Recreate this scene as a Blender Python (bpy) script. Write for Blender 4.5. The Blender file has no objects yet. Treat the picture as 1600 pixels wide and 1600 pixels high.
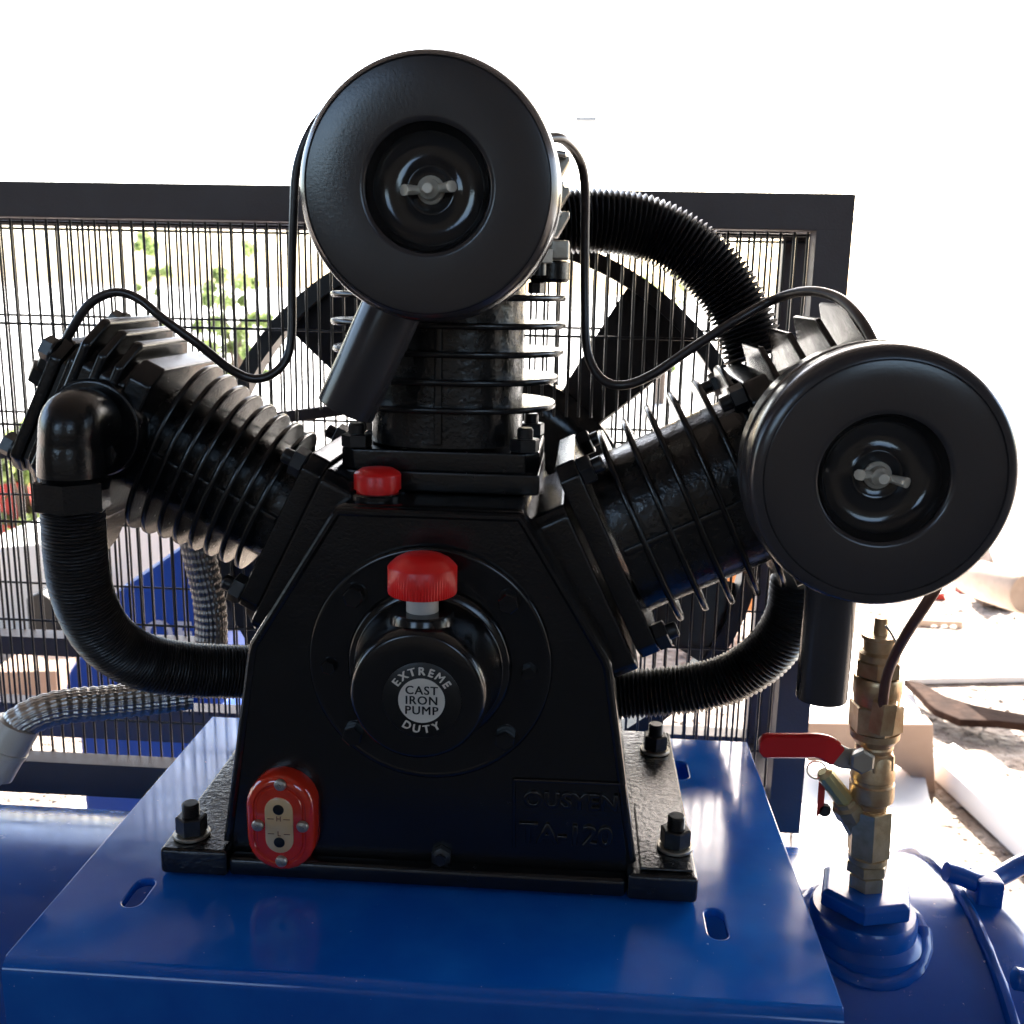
import bpy, bmesh, math, random
from mathutils import Vector, Matrix, noise
random.seed(7)
R_ = math.radians
SC = bpy.context.scene
COL = SC.collection
V = Vector

# ------------------------------------------------------------------ camera, sky, sun, exposure
CAMH = .33
FPX = 1600.
_v = V(((910-800)/FPX, (800-451)/FPX, 1.)).normalized()
_h = V((1, -.021, 0))
_n = -(_h.cross(_v)); _n.normalize()
_X = _n.cross(_v)
if _X.x < 0: _X = -_X
_X.normalize()
# rows of the world->camera rotation (right, up, forward)
ROW = [V((_X[i], _v[i], _n[i])) for i in range(3)]
cam = bpy.data.objects.new('camera', bpy.data.cameras.new('camera'))
COL.objects.link(cam); SC.camera = cam
cam.matrix_world = Matrix(((ROW[0].x, ROW[1].x, -ROW[2].x, 0), (ROW[0].y, ROW[1].y, -ROW[2].y, 0),
                           (ROW[0].z, ROW[1].z, -ROW[2].z, CAMH), (0, 0, 0, 1)))
cam.data.lens = 36; cam.data.sensor_width = 36
cam.data.dof.use_dof = True; cam.data.dof.focus_distance = .56; cam.data.dof.aperture_fstop = 20
cam.data.clip_start = .02; cam.data.clip_end = 500
CAM0 = V((0, 0, CAMH))

SUN_EL, SUN_AZ = 37, 18          # azimuth measured from +Y towards +X
w = bpy.data.worlds.new('World'); SC.world = w; w.use_nodes = True
nt = w.node_tree; bg = nt.nodes['Background']
sky = nt.nodes.new('ShaderNodeTexSky'); sky.sky_type = 'NISHITA'; sky.sun_disc = False
sky.sun_elevation = R_(SUN_EL); sky.sun_rotation = R_(SUN_AZ)
sky.air_density = 1.0; sky.dust_density = 2.5; sky.ozone_density = 1.0
nt.links.new(sky.outputs[0], bg.inputs[0]); bg.inputs[1].default_value = .15
sd = bpy.data.lights.new('sun', 'SUN'); sd.energy = 4.5; sd.angle = R_(.5); sd.color = (1, .94, .85)
so = bpy.data.objects.new('sun', sd); COL.objects.link(so)
sdir = V((math.sin(R_(SUN_AZ))*math.cos(R_(SUN_EL)), math.cos(R_(SUN_AZ))*math.cos(R_(SUN_EL)), math.sin(R_(SUN_EL))))
so.rotation_euler = sdir.to_track_quat('Z', 'Y').to_euler(); so.location = sdir*20
SC.view_settings.view_transform = 'Standard'; SC.view_settings.look = 'None'
SC.view_settings.exposure = 2.95; SC.view_settings.gamma = 1
SC.render.engine = 'CYCLES'
SC.cycles.use_denoising = True
SC.cycles.max_bounces = 8; SC.cycles.caustics_reflective = False; SC.cycles.caustics_refractive = False

def ray(px, py):
    a, b = (px-800)/FPX, (800-py)/FPX
    return ROW[0]*a + ROW[1]*b + ROW[2]
def at(px, py, Y):
    r = ray(px, py); return CAM0 + r*(Y/r.y)
def atZ(px, py, Z):
    r = ray(px, py); return CAM0 + r*((Z-CAMH)/r.z)

# ------------------------------------------------------------------ materials
def mat(name, col, rough=.5, metal=0, spec=.5, bump=None, bscale=200, coat=0, vary=None, vscale=30, rvar=0, rscale=60, specks=None, trans=0, bdist=.0006):
    m = bpy.data.materials.new(name); m.use_nodes = True
    t = m.node_tree; b = t.nodes['Principled BSDF']; L = t.links.new
    b.inputs['Base Color'].default_value = (*col, 1)
    b.inputs['Roughness'].default_value = rough; b.inputs['Metallic'].default_value = metal
    b.inputs['Specular IOR Level'].default_value = spec
    b.inputs['Coat Weight'].default_value = coat; b.inputs['Coat Roughness'].default_value = .06
    b.inputs['Transmission Weight'].default_value = trans
    tc = t.nodes.new('ShaderNodeTexCoord')
    def nz(scale, detail=4, rg=.6):
        n = t.nodes.new('ShaderNodeTexNoise'); n.inputs['Scale'].default_value = scale
        n.inputs['Detail'].default_value = detail; n.inputs['Roughness'].default_value = rg
        L(tc.outputs['Object'], n.inputs['Vector']); return n
    colsock = None
    if vary:
        n = nz(vscale); cr = t.nodes.new('ShaderNodeValToRGB')
        cr.color_ramp.elements[0].position = .38; cr.color_ramp.elements[1].position = .66
        cr.color_ramp.elements[0].color = (*col, 1); cr.color_ramp.elements[1].color = (*vary, 1)
        L(n.outputs['Fac'], cr.inputs[0]); colsock = cr.outputs[0]
    if specks:
        sc_, thr, scol = specks
        n = nz(sc_, 2, .5); cr = t.nodes.new('ShaderNodeValToRGB')
        cr.color_ramp.elements[0].position = thr; cr.color_ramp.elements[1].position = min(1, thr+.03)
        L(n.outputs['Fac'], cr.inputs[0])
        mx = t.nodes.new('ShaderNodeMix'); mx.data_type = 'RGBA'
        L(cr.outputs[0], mx.inputs['Factor'])
        mx.inputs[7].default_value = (*scol, 1)
        if colsock: L(colsock, mx.inputs[6])
        else: mx.inputs[6].default_value = (*col, 1)
        colsock = mx.outputs[2]
    if colsock: L(colsock, b.inputs['Base Color'])
    if rvar:
        n = nz(rscale, 6, .7); mr = t.nodes.new('ShaderNodeMapRange')
        mr.inputs['From Min'].default_value = .3; mr.inputs['From Max'].default_value = .75
        mr.inputs['To Min'].default_value = rough; mr.inputs['To Max'].default_value = rough+rvar
        L(n.outputs['Fac'], mr.inputs['Value']); L(mr.outputs[0], b.inputs['Roughness'])
    if bump:
        n = nz(bscale, 3, .55); bp = t.nodes.new('ShaderNodeBump')
        bp.inputs['Strength'].default_value = bump; bp.inputs['Distance'].default_value = bdist
        L(n.outputs['Fac'], bp.inputs['Height']); L(bp.outputs[0], b.inputs['Normal'])
        if coat: L(bp.outputs[0], b.inputs['Coat Normal'])
    return m

M = {}
M['cast'] = mat('black_cast_iron_paint', (.0060, .0060, .0066), .17, bump=.35, bscale=620, rvar=.12, bdist=.0004)
M['foot'] = mat('coarse_black_cast_paint', (.010, .010, .011), .18, bump=.6, bscale=330, rvar=.12, bdist=.0009)
M['cover'] = mat('black_gloss_paint', (.007, .007, .008), .14, bump=.12, bscale=150, rvar=.1)
M['filter'] = mat('satin_enamel_with_glare', (.036, .031, .032), .17, bump=.10, bscale=650, rvar=.08, rscale=8, bdist=.0004)  # black lifted to carry the veiling glare over the filters
M['guard'] = mat('guard_paint_with_glare', (.095, .070, .066), .5, bump=.25, bscale=500, rvar=.15)  # base colour lifted and warmed, standing in for lens glare over the guard
M['wire'] = mat('black_wire_enamel', (.016, .015, .016), .3)
M['dish'] = mat('glossy_black_dish', (.020, .018, .018), .06, bump=.12, bscale=120, rvar=.1, bdist=.0005)
M['wing'] = mat('dull_zinc_casting', (.66, .60, .50), .38, metal=.25, bump=.4, bscale=400)
M['lumpy'] = mat('lumpy_painted_casting', (.0075, .0075, .0078), .2, bump=.6, bscale=230, rvar=.12, bdist=.0008)
M['hose'] = mat('black_ribbed_hose', (.016, .014, .014), .3, bump=.2, bscale=400, rvar=.15)
M['pipe'] = mat('black_tube', (.030, .022, .021), .3, bump=.2, bscale=200)
M['fan'] = mat('black_fan_iron', (.020, .016, .016), .45, bump=.4, bscale=200)
M['blue'] = mat('blue_gloss_paint', (.001, .082, .40), .07, bump=.03, bscale=40, rvar=.13, rscale=22, vary=(.006, .12, .48), vscale=14, specks=(420, .76, (.40, .52, .68)), bdist=.0004)
M['tankblue'] = mat('blue_tank_paint', (.001, .062, .31), .12, bump=.12, bscale=30, rvar=.2, vary=(.004, .085, .38), vscale=12, specks=(300, .745, (.35, .45, .6)))
M['red'] = mat('red_plastic', (.85, .016, .014), .3, rvar=.1)
M['redglass'] = mat('clear_red_acrylic', (.62, .030, .010), .07, coat=1, vary=(.48, .020, .008), vscale=50)
M['white'] = mat('white_nylon', (.55, .52, .48), .4)
M['cream'] = mat('cream_oil_window', (.62, .38, .17), .25, coat=.5, vary=(.55, .42, .26), vscale=40)
M['ink'] = mat('black_ink', (.004, .004, .004), .35)
M['rusty_ink'] = mat('dark_red_ink', (.12, .03, .015), .5)
M['silver'] = mat('brushed_silver', (.74, .68, .60), .4, metal=.1, bump=.2, bscale=900)
M['steel'] = mat('zinc_steel', (.55, .50, .42), .3, metal=1, bump=.4, bscale=300, rvar=.2)
M['braid'] = mat('stainless_braid', (.62, .59, .55), .28, metal=1, rvar=.15)
M['darkbraid'] = mat('dull_stainless_braid', (.30, .27, .25), .35, metal=1, rvar=.15)
M['brass'] = mat('worn_brass', (.62, .44, .25), .30, metal=.75, bump=.5, bscale=250, rvar=.25, vary=(.48, .28, .14), vscale=90)
M['nickel'] = mat('dull_brass_nickel', (.56, .46, .30), .28, metal=.8, bump=.4, bscale=250, rvar=.2, vary=(.40, .31, .18), vscale=80)
M['redgrip'] = mat('red_vinyl_grip', (.60, .012, .014), .36, bump=.15, bscale=90)
M['washer'] = mat('zinc_washer', (.45, .42, .36), .4, metal=.9)
M['bolt'] = mat('black_oxide_bolt', (.012, .012, .013), .3, bump=.3, bscale=300)
# surroundings
M['ground'] = mat('stony_dirt', (.25, .19, .15), .9, bump=1, bscale=40, vary=(.44, .37, .31), vscale=18, bdist=.02)
M['blown_ground'] = mat('blown_ground_white', (.62, .60, .56), .85, vary=(.55, .52, .48), vscale=3)  # overexposed look of the far ground put into the colour
M['glare_brown'] = mat('glare_brown_tube', (.16, .07, .045), .4, metal=.3, bump=.3, bscale=200)  # brown cast of the glare on the tube put into its colour
M['stone'] = mat('pale_stone', (.36, .31, .27), .85, vary=(.20, .16, .13), vscale=9)
M['paper'] = mat('white_sheet', (.80, .79, .77), .7)
M['carton'] = mat('tan_cardboard', (.42, .29, .21), .8, vary=(.36, .24, .17), vscale=8)
M['rust'] = mat('shaded_rusty_steel', (.022, .012, .009), 1, spec=.1, bump=.8, bscale=60, vary=(.05, .028, .02), vscale=20, bdist=.003)  # rust tone darkened further, shade on the strip put into the colour
M['bluecase'] = mat('blue_casing_paint', (.012, .085, .42), .45, rvar=.2)
M['purple'] = mat('purple_plastic', (.12, .06, .38), .5)
M['darkbox'] = mat('dark_box', (.012, .012, .012), .6)
M['orange'] = mat('orange_paint', (.60, .22, .06), .6)
M['redpaint'] = mat('red_paint', (.50, .03, .02), .55)
M['palewood'] = mat('pale_wood', (.55, .42, .32), .75, vary=(.42, .31, .23), vscale=12)
M['leaf'] = mat('leaf_green', (.07, .13, .025), .6, vary=(.11, .15, .04), vscale=3)
lf = M['leaf'].node_tree; _b = lf.nodes['Principled BSDF']; _o = [n for n in lf.nodes if n.type == 'OUTPUT_MATERIAL'][0]
_t = lf.nodes.new('ShaderNodeBsdfTranslucent'); _t.inputs[0].default_value = (.34, .42, .16, 1); _m = lf.nodes.new('ShaderNodeMixShader'); _m.inputs[0].default_value = .5
lf.links.new(_b.outputs[0], _m.inputs[1]); lf.links.new(_t.outputs[0], _m.inputs[2]); lf.links.new(_m.outputs[0], _o.inputs[0])
M['bark'] = mat('bark', (.10, .07, .05), .85)
M['interior'] = mat('dim_workshop_wall', (.11, .10, .092), .9, vary=(.075, .068, .063), vscale=1.5)
M['roofm'] = mat('roof_sheet', (.11, .10, .095), .8)
M['darkfloor'] = mat('dark_concrete_floor', (.035, .037, .040), .8, vary=(.055, .055, .058), vscale=3)
M['grey'] = mat('grey_paint', (.12, .12, .12), .6)
M['green'] = mat('green_plastic', (.03, .22, .10), .5)

# ------------------------------------------------------------------ building helpers
WPOS = {}
def link(o, parent, wpos):
    COL.objects.link(o); WPOS[o.name] = V(wpos)
    if parent: o.parent = parent; o.location = V(wpos) - WPOS[parent.name]
    else: o.location = wpos
    return o
def empty(name, loc, label, cat, group=None):
    o = bpy.data.objects.new(name, None); o.empty_display_size = .05
    link(o, None, V(loc)); o['label'] = label; o['category'] = cat
    if group: o['group'] = group
    return o
def obj(name, bm, m, parent=None, bevel=0, smooth=35, kind=None, label=None, cat=None, group=None, segs=2, wn=False):
    """bm in world coordinates -> one mesh object with its origin at its own centre"""
    bmesh.ops.remove_doubles(bm, verts=bm.verts, dist=1e-6)
    bmesh.ops.recalc_face_normals(bm, faces=bm.faces)
    if bevel:
        bm.normal_update()
        es = [e for e in bm.edges if len(e.link_faces) == 2 and e.calc_face_angle(0) > R_(32)]
        if es: bmesh.ops.bevel(bm, geom=es, offset=bevel, segments=segs, affect='EDGES', clamp_overlap=True, profile=.5)
    me = bpy.data.meshes.new(name); 
    vs = [v.co for v in bm.verts]
    lo = V((min(v.x for v in vs), min(v.y for v in vs), min(v.z for v in vs)))
    hi = V((max(v.x for v in vs), max(v.y for v in vs), max(v.z for v in vs)))
    c = (lo+hi)/2
    if parent is None: c.z = lo.z
    bmesh.ops.translate(bm, vec=-c, verts=bm.verts)
    bm.to_mesh(me); bm.free(); me.materials.append(m)
    if smooth: me.shade_smooth(); me.set_sharp_from_angle(angle=R_(smooth))
    o = bpy.data.objects.new(name, me)
    if smooth and (bevel or wn):
        md = o.modifiers.new('weighted', 'WEIGHTED_NORMAL'); md.keep_sharp = True; md.weight = 80
    link(o, parent, c)
    if kind: o['kind'] = kind
    if label: o['label'] = label
    if cat: o['category'] = cat
    if group: o['group'] = group
    return o
def inst(name, src, parent, mtx):
    """copy of src sharing its mesh; mtx moves world-space src to its new place"""
    o = src.copy(); o.name = name
    mw = mtx @ Matrix.Translation(WPOS[src.name])
    COL.objects.link(o); WPOS[o.name] = mw.translation.copy()
    o.parent = parent
    mb = mw.copy(); mb.translation = mw.translation - WPOS[parent.name]
    o.matrix_basis = mb
    return o

def basis(w, hint=V((0, 1, 0))):
    w = V(w).normalized()
    if abs(w.dot(hint)) > .95: hint = V((1, 0, 0))
    u = hint.cross(w).normalized(); v = w.cross(u).normalized()
    return u, v, w
def loft(bm, rings, cap=True, closed=False):
    vr = [[bm.verts.new(p) for p in r] for r in rings]
    n = len(vr[0])
    rng = range(len(vr)) if closed else range(len(vr)-1)
    for i in rng:
        a, b = vr[i], vr[(i+1) % len(vr)]
        for j in range(n):
            try: bm.faces.new((a[j], a[(j+1) % n], b[(j+1) % n], b[j]))
            except ValueError: pass
    if cap and not closed:
        for r in (vr[0], vr[-1]):
            try: bm.faces.new(r)
            except ValueError: pass
def lathe(bm, o, w, prof, seg=48, cap=True, ph=0):
    """prof: list of (radius, distance along w)"""
    u, v, w = basis(w); o = V(o); rings = []
    for r, t in prof:
        r = max(r, 1e-5)
        rings.append([o + w*t + (u*math.cos(2*math.pi*k/seg+ph) + v*math.sin(2*math.pi*k/seg+ph))*r for k in range(seg)])
    loft(bm, rings, cap)
def hexa(bm, o, w, r, t0, t1, ph=0, seg=6, ch=.12):
    lathe(bm, o, w, [(r*(1-ch), t0), (r, t0+r*ch*.6), (r, t1-r*ch*.6), (r*(1-ch), t1)], seg, True, ph)
def box(bm, lo, hi):
    x0, y0, z0 = lo; x1, y1, z1 = hi
    loft(bm, [[V((x0, y0, z)), V((x1, y0, z)), V((x1, y1, z)), V((x0, y1, z))] for z in (z0, z1)])
def obox(bm, c, ax, half):
    """oriented box; ax three unit vectors"""
    c = V(c); a, b, d = ax; h = half
    loft(bm, [[c+a*sx*h[0]+b*sy*h[1]+d*s*h[2] for sx, sy in ((-1, -1), (1, -1), (1, 1), (-1, 1))] for s in (-1, 1)])
def prismY(bm, pts, y0, y1):
    """pts (x,z) outline extruded along Y"""
    loft(bm, [[V((x, y, z)) for x, z in pts] for y in (y0, y1)])
def smooth_path(pts, n=12):
    """Catmull-Rom through pts"""
    P = [V(p) for p in pts]; P = [P[0]*2-P[1]] + P + [P[-1]*2-P[-2]]; out = []
    for i in range(1, len(P)-2):
        a, b, c, d = P[i-1:i+3]
        for k in range(n):
            t = k/n
            out.append(.5*((2*b)+(c-a)*t+(2*a-5*b+4*c-d)*t*t+(3*b-a-3*c+d)*t**3))
    out.append(P[-2]); return out
def resample(path, step):
    L = [0]
    for a, b in zip(path, path[1:]): L.append(L[-1]+(b-a).length)
    n = max(2, int(L[-1]/step)); out = []; j = 0
    for k in range(n+1):
        s = L[-1]*k/n
        while j < len(L)-2 and L[j+1] < s: j += 1
        t = (s-L[j])/max(1e-9, L[j+1]-L[j]); out.append(path[j].lerp(path[j+1], t))
    return out, L[-1]
def tube(bm, path, rad, seg=16, cap=True):
    """rad: number or f(i, angle)"""
    n = len(path); T = [(path[min(i+1, n-1)]-path[max(i-1, 0)]).normalized() for i in range(n)]
    u, v, _ = basis(T[0]); rings = []
    for i in range(n):
        if i:
            q = T[i-1].rotation_difference(T[i]); u = q @ u; v = q @ v
        ring = []
        for k in range(seg):
            a = 2*math.pi*k/seg
            r = rad(i, a) if callable(rad) else rad
            ring.append(path[i]+(u*math.cos(a)+v*math.sin(a))*r)
        rings.append(ring)
    loft(bm, rings, cap)
def text_bm(bm, s, size, depth, M4, bold=0, spacing=1, bev=0):
    c = bpy.data.curves.new('t', 'FONT'); c.body = s; c.size = size; c.extrude = depth; c.offset = bold; c.bevel_depth = bev; c.bevel_resolution = 1
    c.align_x = 'CENTER'; c.align_y = 'CENTER'; c.space_character = spacing; c.resolution_u = 4
    o = bpy.data.objects.new('t', c); COL.objects.link(o)
    dg = bpy.context.evaluated_depsgraph_get(); me = bpy.data.meshes.new_from_object(o.evaluated_get(dg))
    me.transform(M4); bm.from_mesh(me)
    bpy.data.objects.remove(o); bpy.data.curves.remove(c); bpy.data.meshes.remove(me)
def faceM(p, rot=0):
    """text plane facing -Y at p, rotated in its plane"""
    return Matrix.Translation(p) @ Matrix(((1, 0, 0, 0), (0, 0, -1, 0), (0, 1, 0, 0), (0, 0, 0, 1))) @ Matrix.Rotation(rot, 4, 'Z')
def B(): return bmesh.new()

# ------------------------------------------------------------------ setting: ground and the workshop the machine stands in
GZ = -.70
def structure(name, bm, m): return obj(name, bm, m, kind='structure', smooth=0)
bm = B()
NG = 60
gv = []
for j in range(NG+1):
    row = []
    y = -6 + 6*(j/NG) if j < 6 else -5.4+ (240+5.4)*((j-6)/(NG-6))**3
    for i in range(NG+1):
        t = (i/NG)*2-1; x = 200*t**3 + 3*t
        row.append(bm.verts.new((x, y, GZ)))
    gv.append(row)
for j in range(NG):
    for i in range(NG): bm.faces.new((gv[j][i], gv[j][i+1], gv[j+1][i+1], gv[j+1][i]))
structure('ground', bm, M['ground'])
bm = B(); box(bm, (-60, 4.2, GZ-.05), (60, 200, GZ+.003)); structure('blown_far_ground', bm, M['blown_ground'])  # added pale slab, coloured to read as far ground blown out by sun
ROOF_Y = 4.6
bm = B(); box(bm, (-4.5, -4.2, 2.4), (5.0, ROOF_Y, 2.48)); structure('ceiling', bm, M['roofm'])
for nm, x0, x1, z0, z1 in (('wall_back', -4.5, 5.0, GZ+.004, .9), ('wall_back_upper', -4.5, 5.0, 2.1, 2.396), ('wall_back_left', -4.5, -2.9, .9, 2.1), ('wall_back_middle', -1.3, 1.0, .9, 2.1), ('wall_back_right', 2.6, 5.0, .9, 2.1)):  # unseen wall, gaps added to let sky light onto the pump front
    bm = B(); box(bm, (x0, -4.2, z0), (x1, -4.08, z1)); structure(nm, bm, M['interior'])
bm = B(); box(bm, (-4.5, -4.076, GZ+.004), (-4.38, -.4, 2.396)); structure('wall_left', bm, M['interior'])
bm = B(); box(bm, (4.88, -4.076, GZ+.004), (5.0, -.4, 2.396)); structure('wall_right', bm, M['interior'])
bm = B(); box(bm, (-4.37, -4.07, GZ-.05), (4.87, .95, GZ+.006)); structure('unseen_dark_floor', bm, M['darkfloor'])  # unseen slab added dark so the pump front mirrors no bright ground

# ------------------------------------------------------------------ THE COMPRESSOR
AC = empty('air_compressor', (-.0765, .60, GZ), 'large belt-driven piston air compressor, black three-cylinder pump on a blue tank with caged flywheel', 'air compressor')
CX, CZ, YC = -.0765, .142, .60

# ---- tank
TR = .18; TY = .60; TZ = -.04-TR; XR = .262
bm = B()
prof = [(TR*.02, -1.12), (TR*.55, -1.11), (TR*.85, -1.08), (TR*.97, -1.045), (TR, -1.0), (TR, XR)]
for k in range(1, 13):
    a = k/12*math.pi/2; prof.append((TR*math.cos(a), XR+.085*math.sin(a)))
lathe(bm, (0, TY, TZ), (1, 0, 0), prof, 96)
tank = obj('air_tank', bm, M['tankblue'], AC)
bm = B()
pth = []
for k in range(97):
    a = 2*math.pi*k/96; rr = TR+.0005
    pth.append(V((XR-.010+.0012*noise.noise(V((k*.5, 0, 0))), TY+rr*math.sin(a), TZ+rr*math.cos(a))))
tube(bm, pth, lambda i, a: .0036+.0009*noise.noise(V((i*1.7, math.cos(a), math.sin(a)))), 10)
obj('weld_seam', bm, M['tankblue'], tank)
for sx in (-.75, .12):
    bm = B(); box(bm, (sx-.03, TY-.15, GZ+.004), (sx+.03, TY+.15, TZ-TR*.78)); obj('tank_foot', bm, M['tankblue'], tank, bevel=.004)
# bent bracket on the tank's domed end
bm = B()
hp = [at(1478, 1362, .60), at(1500, 1368, .60), at(1535, 1380, .60), at(1568, 1366, .61), at(1612, 1345, .62), at(1700, 1330, .63)]
pp, _ = resample(smooth_path(hp, 6), .004); tube(bm, pp, .0062, 12)
obj('lifting_handle', bm, M['tankblue'], tank)
bm = B(); obox(bm, at(1538, 1398, .60), basis((0, 0, 1)), (.008, .010, .014)); obj('handle_lug', bm, M['tankblue'], tank, bevel=.002)
bm = B()
hp = [at(1583, 1528, .50), at(1640, 1540, .50)]
lathe(bm, hp[0], hp[1]-hp[0], [(.004, 0), (.006, .001), (.006, .03)], 14); obj('drain_stub', bm, M['tankblue'], tank)

# threaded boss and hexagon bush under the valve
bp0 = atZ(1346, 1452, -.045)
BX, BY = bp0.x, bp0.y
bz = TZ + math.sqrt(max(0, TR*TR-(BY-TY)**2))
bm = B(); lathe(bm, (BX, BY, bz-.012), (0, 0, 1), [(.036, 0), (.036, .010), (.0335, .013), (.031, .0145), (.031, .024), (.0295, .0265), (.012, .0265)], 48)
boss = obj('tank_boss', bm, M['tankblue'], tank)
bm = B()
pth = [V((BX+.036*math.cos(2*math.pi*k/48), BY+.036*math.sin(2*math.pi*k/48), bz-.001 - .5*(.036*math.sin(2*math.pi*k/48)+BY-TY)**2/TR+.5*(BY-TY)**2/TR)) for k in range(49)]
tube(bm, pth, lambda i, a: .0048+.0014*noise.noise(V((i*.9, math.cos(a), 3))), 10); obj('boss_weld', bm, M['tankblue'], tank)
bm = B(); hexa(bm, (BX, BY, bz+.0165), (0, 0, 1), .0285, 0, .012, .25); obj('hex_bush', bm, M['tankblue'], tank, bevel=.0008)

# ---- mounting plate (with slotted holes and a folded front lip)
PX0, PX1, PY0, PY1 = -.2745, .1345, .4285, .7245
c = bpy.data.curves.new('p', 'CURVE'); c.dimensions = '2D'; c.fill_mode = 'BOTH'; c.extrude = .0017; c.bevel_depth = .0009; c.bevel_resolution = 1
def spl(pts):
    s = c.splines.new('POLY'); s.points.add(len(pts)-1)
    for p, q in zip(s.points, pts): p.co = (q[0], q[1], 0, 1)
    s.use_cyclic_u = True
spl([(PX0, PY0+.006), (PX1, PY0+.006), (PX1, PY1), (PX0, PY1)])
def slot(cx, cy, w_=.0062, l=.0145):
    pts = []
    for k in range(9): a = math.pi*k/8; pts.append((cx+w_*math.cos(a), cy+l-w_+w_*math.sin(a)))
    for k in range(9): a = math.pi+math.pi*k/8; pts.append((cx+w_*math.cos(a), cy-l+w_+w_*math.sin(a)))
    spl(pts)
s1 = atZ(217, 1394, 0); s2 = atZ(1119, 1443, 0); s3 = atZ(1063, 1203, 0)
for s in (s1, s2, s3): slot(s.x, s.y)
slot(s1.x, s3.y)
o = bpy.data.objects.new('p', c); COL.objects.link(o)
me = bpy.data.meshes.new_from_object(o.evaluated_get(bpy.context.evaluated_depsgraph_get())); bpy.data.objects.remove(o)
bm = B(); bm.from_mesh(me); bmesh.ops.translate(bm, vec=(0, 0, -.0026), verts=bm.verts)
plate = obj('mounting_plate', bm, M['blue'], AC, smooth=0)
# folded lips: front and rear, bend of a few mm radius
bm = B()
out = []; inn = []
for k in range(9):
    a = math.pi/2*k/8
    out.append((PY0+.0062-.0072*math.sin(a), -.0072+.0072*math.cos(a))); inn.append((PY0+.0062-.0022*math.sin(a), -.0072+.0022*math.cos(a)))
prof = out+[(PY0-.001, -.075)]+[(PY0+.004, -.075)]+inn[::-1]
loft(bm, [[V((x, y, z)) for y, z in prof] for x in (PX0, PX1)])
obj('folded_lip', bm, M['blue'], plate, smooth=40)
bm = B(); box(bm, (PX0, PY1-.0048, -.075), (PX1, PY1, -.0055)); obj('rear_lip', bm, M['blue'], plate, bevel=.0006)

# ---- crankcase
def sy(pts): return pts + [(-x, z) for x, z in reversed(pts)]
bm = B()
fr = [(.050, .2125), (.0995, .1355), (.1165, .0155), (.1165, .004)]
def ringxz(pts, y, inset=0, zi=0):
    full = [(-x, z) for x, z in pts][::-1]
    return [V((CX+x, y, z)) for x, z in ([(-a, b) for a, b in pts[::-1]] + pts)]
prismY(bm, [(CX-.1170, .0025), (CX-.1165, .0155), (CX-.0995, .1355), (CX-.050, .2165), (CX+.050, .2165), (CX+.0995, .1335), (CX+.1165, .0175), (CX+.1170, .0025)], .5205, .70)
crank = obj('crankcase', bm, M['cast'], AC, bevel=.005, segs=3)
# raised border that runs round the front face
bm = B()
bord = [(CX-.1150, .018), (CX-.0965, .1352), (CX-.0485, .2125), (CX+.0485, .2125), (CX+.0965, .1335), (CX+.1150, .018)]
pth = [V((x, .5215, z)) for x, z in bord]; pp, _ = resample(pth, .006)
tube(bm, pp, .0026, 10); obj('raised_rim', bm, M['cast'], crank)
# feet
for sx in (-1, 1):
    bm = B(); x0, x1 = sorted((CX+sx*.151, CX+sx*.1125)); box(bm, (x0, .5095, .0008), (x1, .70, .0165)); obj('foot_flange', bm, M['foot'], crank, bevel=.0025, segs=3)
bm = B(); box(bm, (CX+.1195, .514, .0169), (CX+.1485, .588, .0186)); obj('machined_pad', bm, M['foot'], crank, bevel=.0008)
bm = B(); box(bm, (CX-.1122, .5105, .0010), (CX+.1122, .5203, .0125)); obj('front_skirt', bm, M['cast'], crank, bevel=.003, segs=3)
# anchor bolts
def anchor(px, py, name='anchor_bolt'):
    p = atZ(px, py, .0172); return p
bpts = [anchor(300, 1303), anchor(1054, 1328), anchor(1023, 1172)]
bpts.append(V((bpts[0].x, bpts[2].y, .0172)))
src = None
for p in bpts:
    z0 = .0188 if p.x > 0 and p.y < .59 else .0168
    if src is None:
        bm = B(); p0 = V((p.x, p.y, z0))
        lathe(bm, p0, (0, 0, 1), [(.0100, 0), (.0104, .0004), (.0104, .0016), (.0100, .0020), (.006, .0020)], 32)
        wsh = obj('washer', bm, M['washer'], crank)
        bm = B(); hexa(bm, p0, (0, 0, 1), .0088, .0021, .0125, .4)
        th = []
        for k in range(12): th += [(.0046, .0125+k*.0006), (.0050, .0128+k*.0006)]
        lathe(bm, p0, (0, 0, 1), th+[(.0042, .0202)], 20)
        src = obj('anchor_nut', bm, M['bolt'], crank, smooth=30); P0 = p0
    else:
        T = Matrix.Translation(V((p.x, p.y, z0))-P0)
        R2 = Matrix.Translation(V((p.x, p.y, z0))) @ Matrix.Rotation(random.uniform(0, 1), 4, 'Z') @ Matrix.Translation(-P0)
        inst('washer', wsh, crank, T); inst('anchor_nut', src, crank, R2)
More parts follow.
